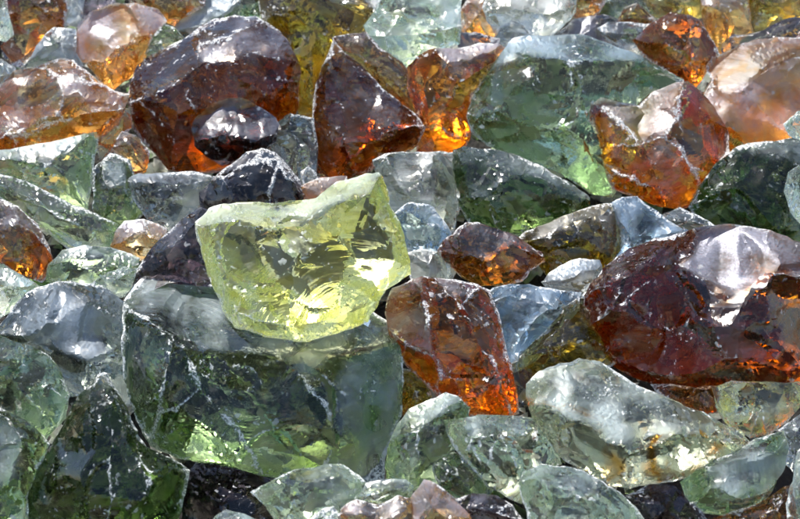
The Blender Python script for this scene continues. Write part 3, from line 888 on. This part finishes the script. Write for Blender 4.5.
R('ygreen', 'bright yellow green block with curved ripple marks perched on the very large green rock', [(195,222),(209,208),(218,205),(261,202),(316,198),(336,182),(353,178),(379,172),(388,190),(400,222),(410,260),(411,274),(396,284),(386,290),(368,322),(336,334),(298,342),(264,337),(235,328),(222,310),(214,290),(206,268),(197,240)], [[(198,226),(240,226),(272,229),(304,220),(328,204),(371,194),(380,176)],[(371,194),(371,227),(392,242),(410,270)],[(371,227),(348,233),(325,241),(304,256),(292,274),(288,300),(289,326),(296,340)],[(272,229),(262,246),(280,266),(292,274)],[(289,326),(320,322),(352,310),(380,296)],[(214,226),(222,270),(236,312),(250,330)],[(236,312),(264,322),(289,326)]], [(270,212,.5),(330,210,.12,.4,380,260),(345,275,.06,1.5,352,330),(240,250,.2,1,260,300),(250,290,.12,1.8,290,330),(388,215,.1),(205,250,.1),(330,330,.12),(260,330,.12)], frost=.16, H=52, off=120, tilt=.35, T=52, curve=.6, clear=.1, bf=.16)
R('amber', 'reddish amber rock with a lilac scaly facet and a white crest down its face', [(385,312),(387,298),(392,288),(412,279),(424,276),(450,279),(474,283),(490,290),(500,318),(510,360),(518,396),(519,414),(500,418),(470,416),(452,406),(436,396),(424,382),(408,368),(398,354),(390,338)], [[(424,277),(424,302),(430,330),(435,357),(441,374),(440,400)],[(430,282),(448,294),(461,305),(470,326),(478,344),(496,366),(508,412)],[(388,326),(406,346),(435,357)],[(461,305),(480,288)]], [(408,310,.5,1,396,325),(450,350,.04,.6,450,330),(490,330,.16),(420,368,.05),(455,288,.4)], frost=.15, H=40, off=25, crust=1.5)
R('blue', 'clear bluish rock with a frosted face to the right of the reddish amber rock', [(482,300),(492,288),(510,284),(530,284),(560,290),(582,292),(576,312),(562,326),(544,350),(520,372),(508,376),(498,340),(490,316)], [[(560,290),(552,306),(536,318),(520,344),(512,372)],[(488,304),(510,296),(552,306)]], [(515,315,.3,.3,480,340),(560,310,.35),(535,290,.4)], frost=.25, off=18)
R('olive', 'yellowish amber rock under the left end of the big glossy amber rock', [(506,370),(518,354),(540,336),(556,318),(576,298),(596,316),(604,340),(618,362),(600,374),(568,376),(544,380),(530,396),(526,408),(516,400)], [[(512,370),(536,354),(560,346),(590,336),(610,356)],[(536,354),(556,330),(576,302)],[(560,346),(556,374)]], [(560,325,.2),(540,368,.02),(590,320,.1)], frost=.1, off=12)
R('brown', 'big glossy brown amber rock with a bluish white frosted top at the right edge', [(583,318),(584,300),(590,284),(603,268),(629,248),(655,238),(690,230),(724,224),(753,227),(777,233),(816,247),(816,384),(753,389),(716,390),(667,389),(632,377),(609,363),(589,340)], [[(586,329),(603,318),(622,303),(638,290),(660,275),(678,264),(694,254),(698,240),(692,231)],[(678,264),(704,280),(711,316),(716,336),(727,358)],[(765,273),(753,285),(739,312),(744,336),(777,360),(800,352),(816,346)],[(767,232),(766,250),(765,273),(790,276),(816,278)],[(704,280),(738,290),(753,285)],[(588,340),(615,356),(640,370),(681,376),(704,370),(727,358),(759,358),(777,360)],[(590,300),(612,284),(640,270),(694,254)]], [(720,255,.62,.2,700,300),(795,258,.45),(650,330,.03,.3,600,330),(725,325,.3),(780,310,.08),(640,262,.2,.9,640,300),(620,285,.06,.8,640,300),(690,382,.02),(790,375,.03),(602,305,.05)], frost=.08, H=64, off=30, tilt=.25, T=70, crust=0.9, matte=[(720,255,.5),(795,258,.5),(725,325,.35)])
# lower right
R('damber', 'dark red brown rock in the shadow under the big glossy amber rock', [(650,384),(716,386),(722,412),(700,416),(676,408)], off=-12, frost=.05)
R('ygreen', 'yellowish green rock half hidden under the big glossy amber rock', [(712,388),(752,382),(804,382),(810,400),(788,422),(768,436),(750,438),(728,426),(718,412)], off=-8, frost=.25)
R('grey', 'dark grey rock at the lower right edge', [(778,430),(800,414),(816,408),(816,470),(794,474),(782,462)], frost=.15, off=4)
R('damber', 'dark maroon rock at the bottom edge in the right corner', [(704,522),(736,510),(764,502),(784,486),(800,484),(804,536),(708,540)], frost=.05, off=-6)
R('violet', 'black grey rock at the bottom edge below the pale slab', [(622,496),(650,484),(676,486),(694,504),(710,522),(704,540),(638,540),(630,512)], frost=.1, off=-4)
R('pale', 'pale greenish shard in the bottom right corner', [(794,474),(798,450),(816,440),(816,534),(790,534)], off=26, frost=.3)
R('green', 'grey green rock with a dark scribbled white face near the bottom right corner', [(680,482),(696,470),(712,460),(740,450),(756,438),(772,434),(784,430),(789,448),(785,468),(772,492),(759,506),(736,516),(702,513),(686,501)], [[(690,476),(713,466),(748,458),(786,440)],[(713,466),(711,488),(736,498),(764,493),(784,468)],[(711,488),(692,504)],[(764,493),(758,505)]], [(745,478,.6,.9,700,470),(745,452,.35),(697,490,.1),(735,506,.1)], frost=.2, off=12)
R('stained', 'large pale green slab with white frosted face and orange stained lower edge', [(526,384),(539,371),(559,363),(579,358),(600,361),(632,382),(655,392),(687,407),(719,421),(742,430),(752,444),(749,453),(719,464),(696,474),(670,482),(630,489),(610,486),(590,474),(568,463),(553,453),(539,430),(528,406)], [[(529,405),(542,404),(556,408),(574,422),(592,427),(612,444),(630,446),(650,436),(676,434),(700,434),(710,440),(730,437),(751,445)],[(630,446),(634,466),(628,488)],[(556,408),(562,432),(556,454)],[(592,427),(598,450),(606,484)],[(700,434),(690,410)]], [(600,395,.5,.3,540,420),(725,430,.2),(540,420,.12),(575,445,.08),(610,465,.05),(670,460,.05,.6,640,440)], frost=.25, H=40, off=30)
R('pale', 'pale green rounded rock at the bottom edge below the clear green wedge', [(519,480),(524,470),(542,464),(565,466),(597,478),(620,492),(636,508),(650,525),(642,540),(536,540),(526,510),(520,494)], [[(521,482),(542,479),(568,490),(600,505),(616,532)],[(542,479),(548,510),(550,538)]], [(575,476,.35),(570,515,.3,.3,540,480),(532,505,.2)], frost=.3, off=25)
R('pale', 'clear green wedge with a sky reflecting top facet', [(442,420),(467,417),(496,415),(534,418),(548,440),(562,464),(538,472),(522,480),(522,504),(506,497),(488,487),(474,471),(454,448)], [[(467,418),(470,438),(484,473),(500,492)],[(470,438),(501,434),(526,436),(534,420)],[(501,434),(512,458),(522,482)],[(501,434),(484,473)]], [(498,425,.4),(456,440,.12),(480,450,.12,.6,470,470),(540,452,.04),(504,478,.06)], frost=.12, off=18)
R('green', 'frost edged green rock in front of the very large green rock', [(387,452),(397,424),(409,409),(426,401),(446,392),(458,396),(471,408),(468,420),(452,428),(456,448),(446,464),(442,480),(434,492),(412,490),(386,486),(385,466)], [[(392,440),(404,434),(418,432),(434,418),(462,400)],[(418,432),(420,460),(408,488)],[(434,418),(444,440),(452,452)]], [(425,410,.5),(400,460,.12),(432,455,.1)], frost=.2, off=20)
R('dgreen', 'small black green rock under the clear green wedge', [(432,465),(444,456),(455,452),(478,472),(494,490),(480,502),(448,500),(437,482)], off=8, frost=.2)
R('violet', 'dark plum rock at the bottom edge', [(448,500),(472,493),(496,495),(513,505),(524,520),(522,540),(452,540),(446,514)], off=14, frost=.25)
R('olive', 'small olive yellow rock in the gap beside the reddish amber rock', [(398,384),(402,368),(424,374),(432,396),(422,412),(402,416)], off=-10, frost=.08)
# lower left
R('violet', 'blue black rock in the deep shadow under the very large green rock', [(180,484),(196,462),(240,470),(270,478),(276,500),(280,526),(264,540),(176,540)], off=-55, frost=.0, crust=.4)
R('pale', 'clear pale rock with a sharp tip in front of the deep shadow', [(250,492),(275,479),(296,469),(316,467),(342,464),(359,475),(370,486),(360,500),(346,510),(342,526),(316,540),(285,532),(268,510)], [[(252,492),(290,484),(326,480),(366,486)],[(290,484),(292,508),(286,530)],[(326,480),(330,468)],[(326,480),(332,504),(340,524)]], [(300,474,.3),(312,500,.2),(270,500,.2)], frost=.25, off=26)
R('pale', 'flat pale green chip behind the pinkish pebbles at the bottom', [(327,502),(345,490),(365,483),(386,479),(406,479),(414,486),(412,502),(388,512),(356,510),(334,514)], [[(332,502),(364,496),(392,488),(412,490)],[(364,496),(370,510)]], [(370,488,.35),(390,500,.2)], off=30, frost=.3)
R('pale', 'small bluish chip at the bottom edge of the deep shadow', [(208,522),(226,509),(242,513),(264,522),(266,540),(206,540)], off=16, frost=.5)
R('grey', 'grey clear chip at the bottom edge below the sharp tipped rock', [(300,540),(318,512),(334,506),(344,518),(346,540)], off=34, frost=.35)
R('lamber', 'pinkish brown scaly pebble at the bottom edge', [(337,516),(346,504),(356,499),(374,505),(384,503),(398,495),(410,498),(422,514),(428,540),(336,540)], [[(340,514),(362,512),(384,520),(408,506)],[(384,520),(386,538)]], [(365,505,.5),(370,525,.3,.9,350,510),(405,522,.5)], frost=.4, off=40)
R('lamber', 'lilac white pointed pebble at the bottom edge next to the plum rock', [(408,502),(416,490),(424,479),(436,483),(455,498),(470,515),(478,540),(418,540),(410,516)], [[(424,480),(430,504),(444,516),(470,520)],[(430,504),(416,530)]], [(420,498,.55),(445,500,.6),(435,525,.25)], frost=.5, off=44)
R('dgreen', 'tall dark green pyramid rock with white crackle lines', [(100,371),(108,373),(124,402),(147,447),(172,458),(190,470),(186,492),(176,540),(24,540),(26,490),(38,464),(62,427),(78,396)], [[(102,373),(112,392),(122,412),(139,453),(150,474),(168,466),(188,472)],[(112,392),(110,420),(108,470),(106,538)],[(150,474),(146,500),(138,538)],[(100,376),(86,410),(78,447),(80,538)],[(122,412),(132,410)]], [(90,480,.03),(60,480,.1),(125,490,.08,.8,110,440),(130,425,.15,.6,150,400),(165,500,.03)], frost=.08, H=50, off=34, tilt=.2, crust=1.0)
R('dgreen', 'dark rock with frosty blue patches in the lower left corner', [(-16,406),(0,407),(18,416),(34,426),(50,444),(40,466),(28,492),(24,540),(-16,540)], [[(-10,414),(8,418),(20,436),(22,456),(16,478),(-8,490)],[(20,436),(38,444)],[(16,478),(24,500)]], [(2,448,.6),(30,456,.1),(8,510,.25)], frost=.2, off=22)

grit()
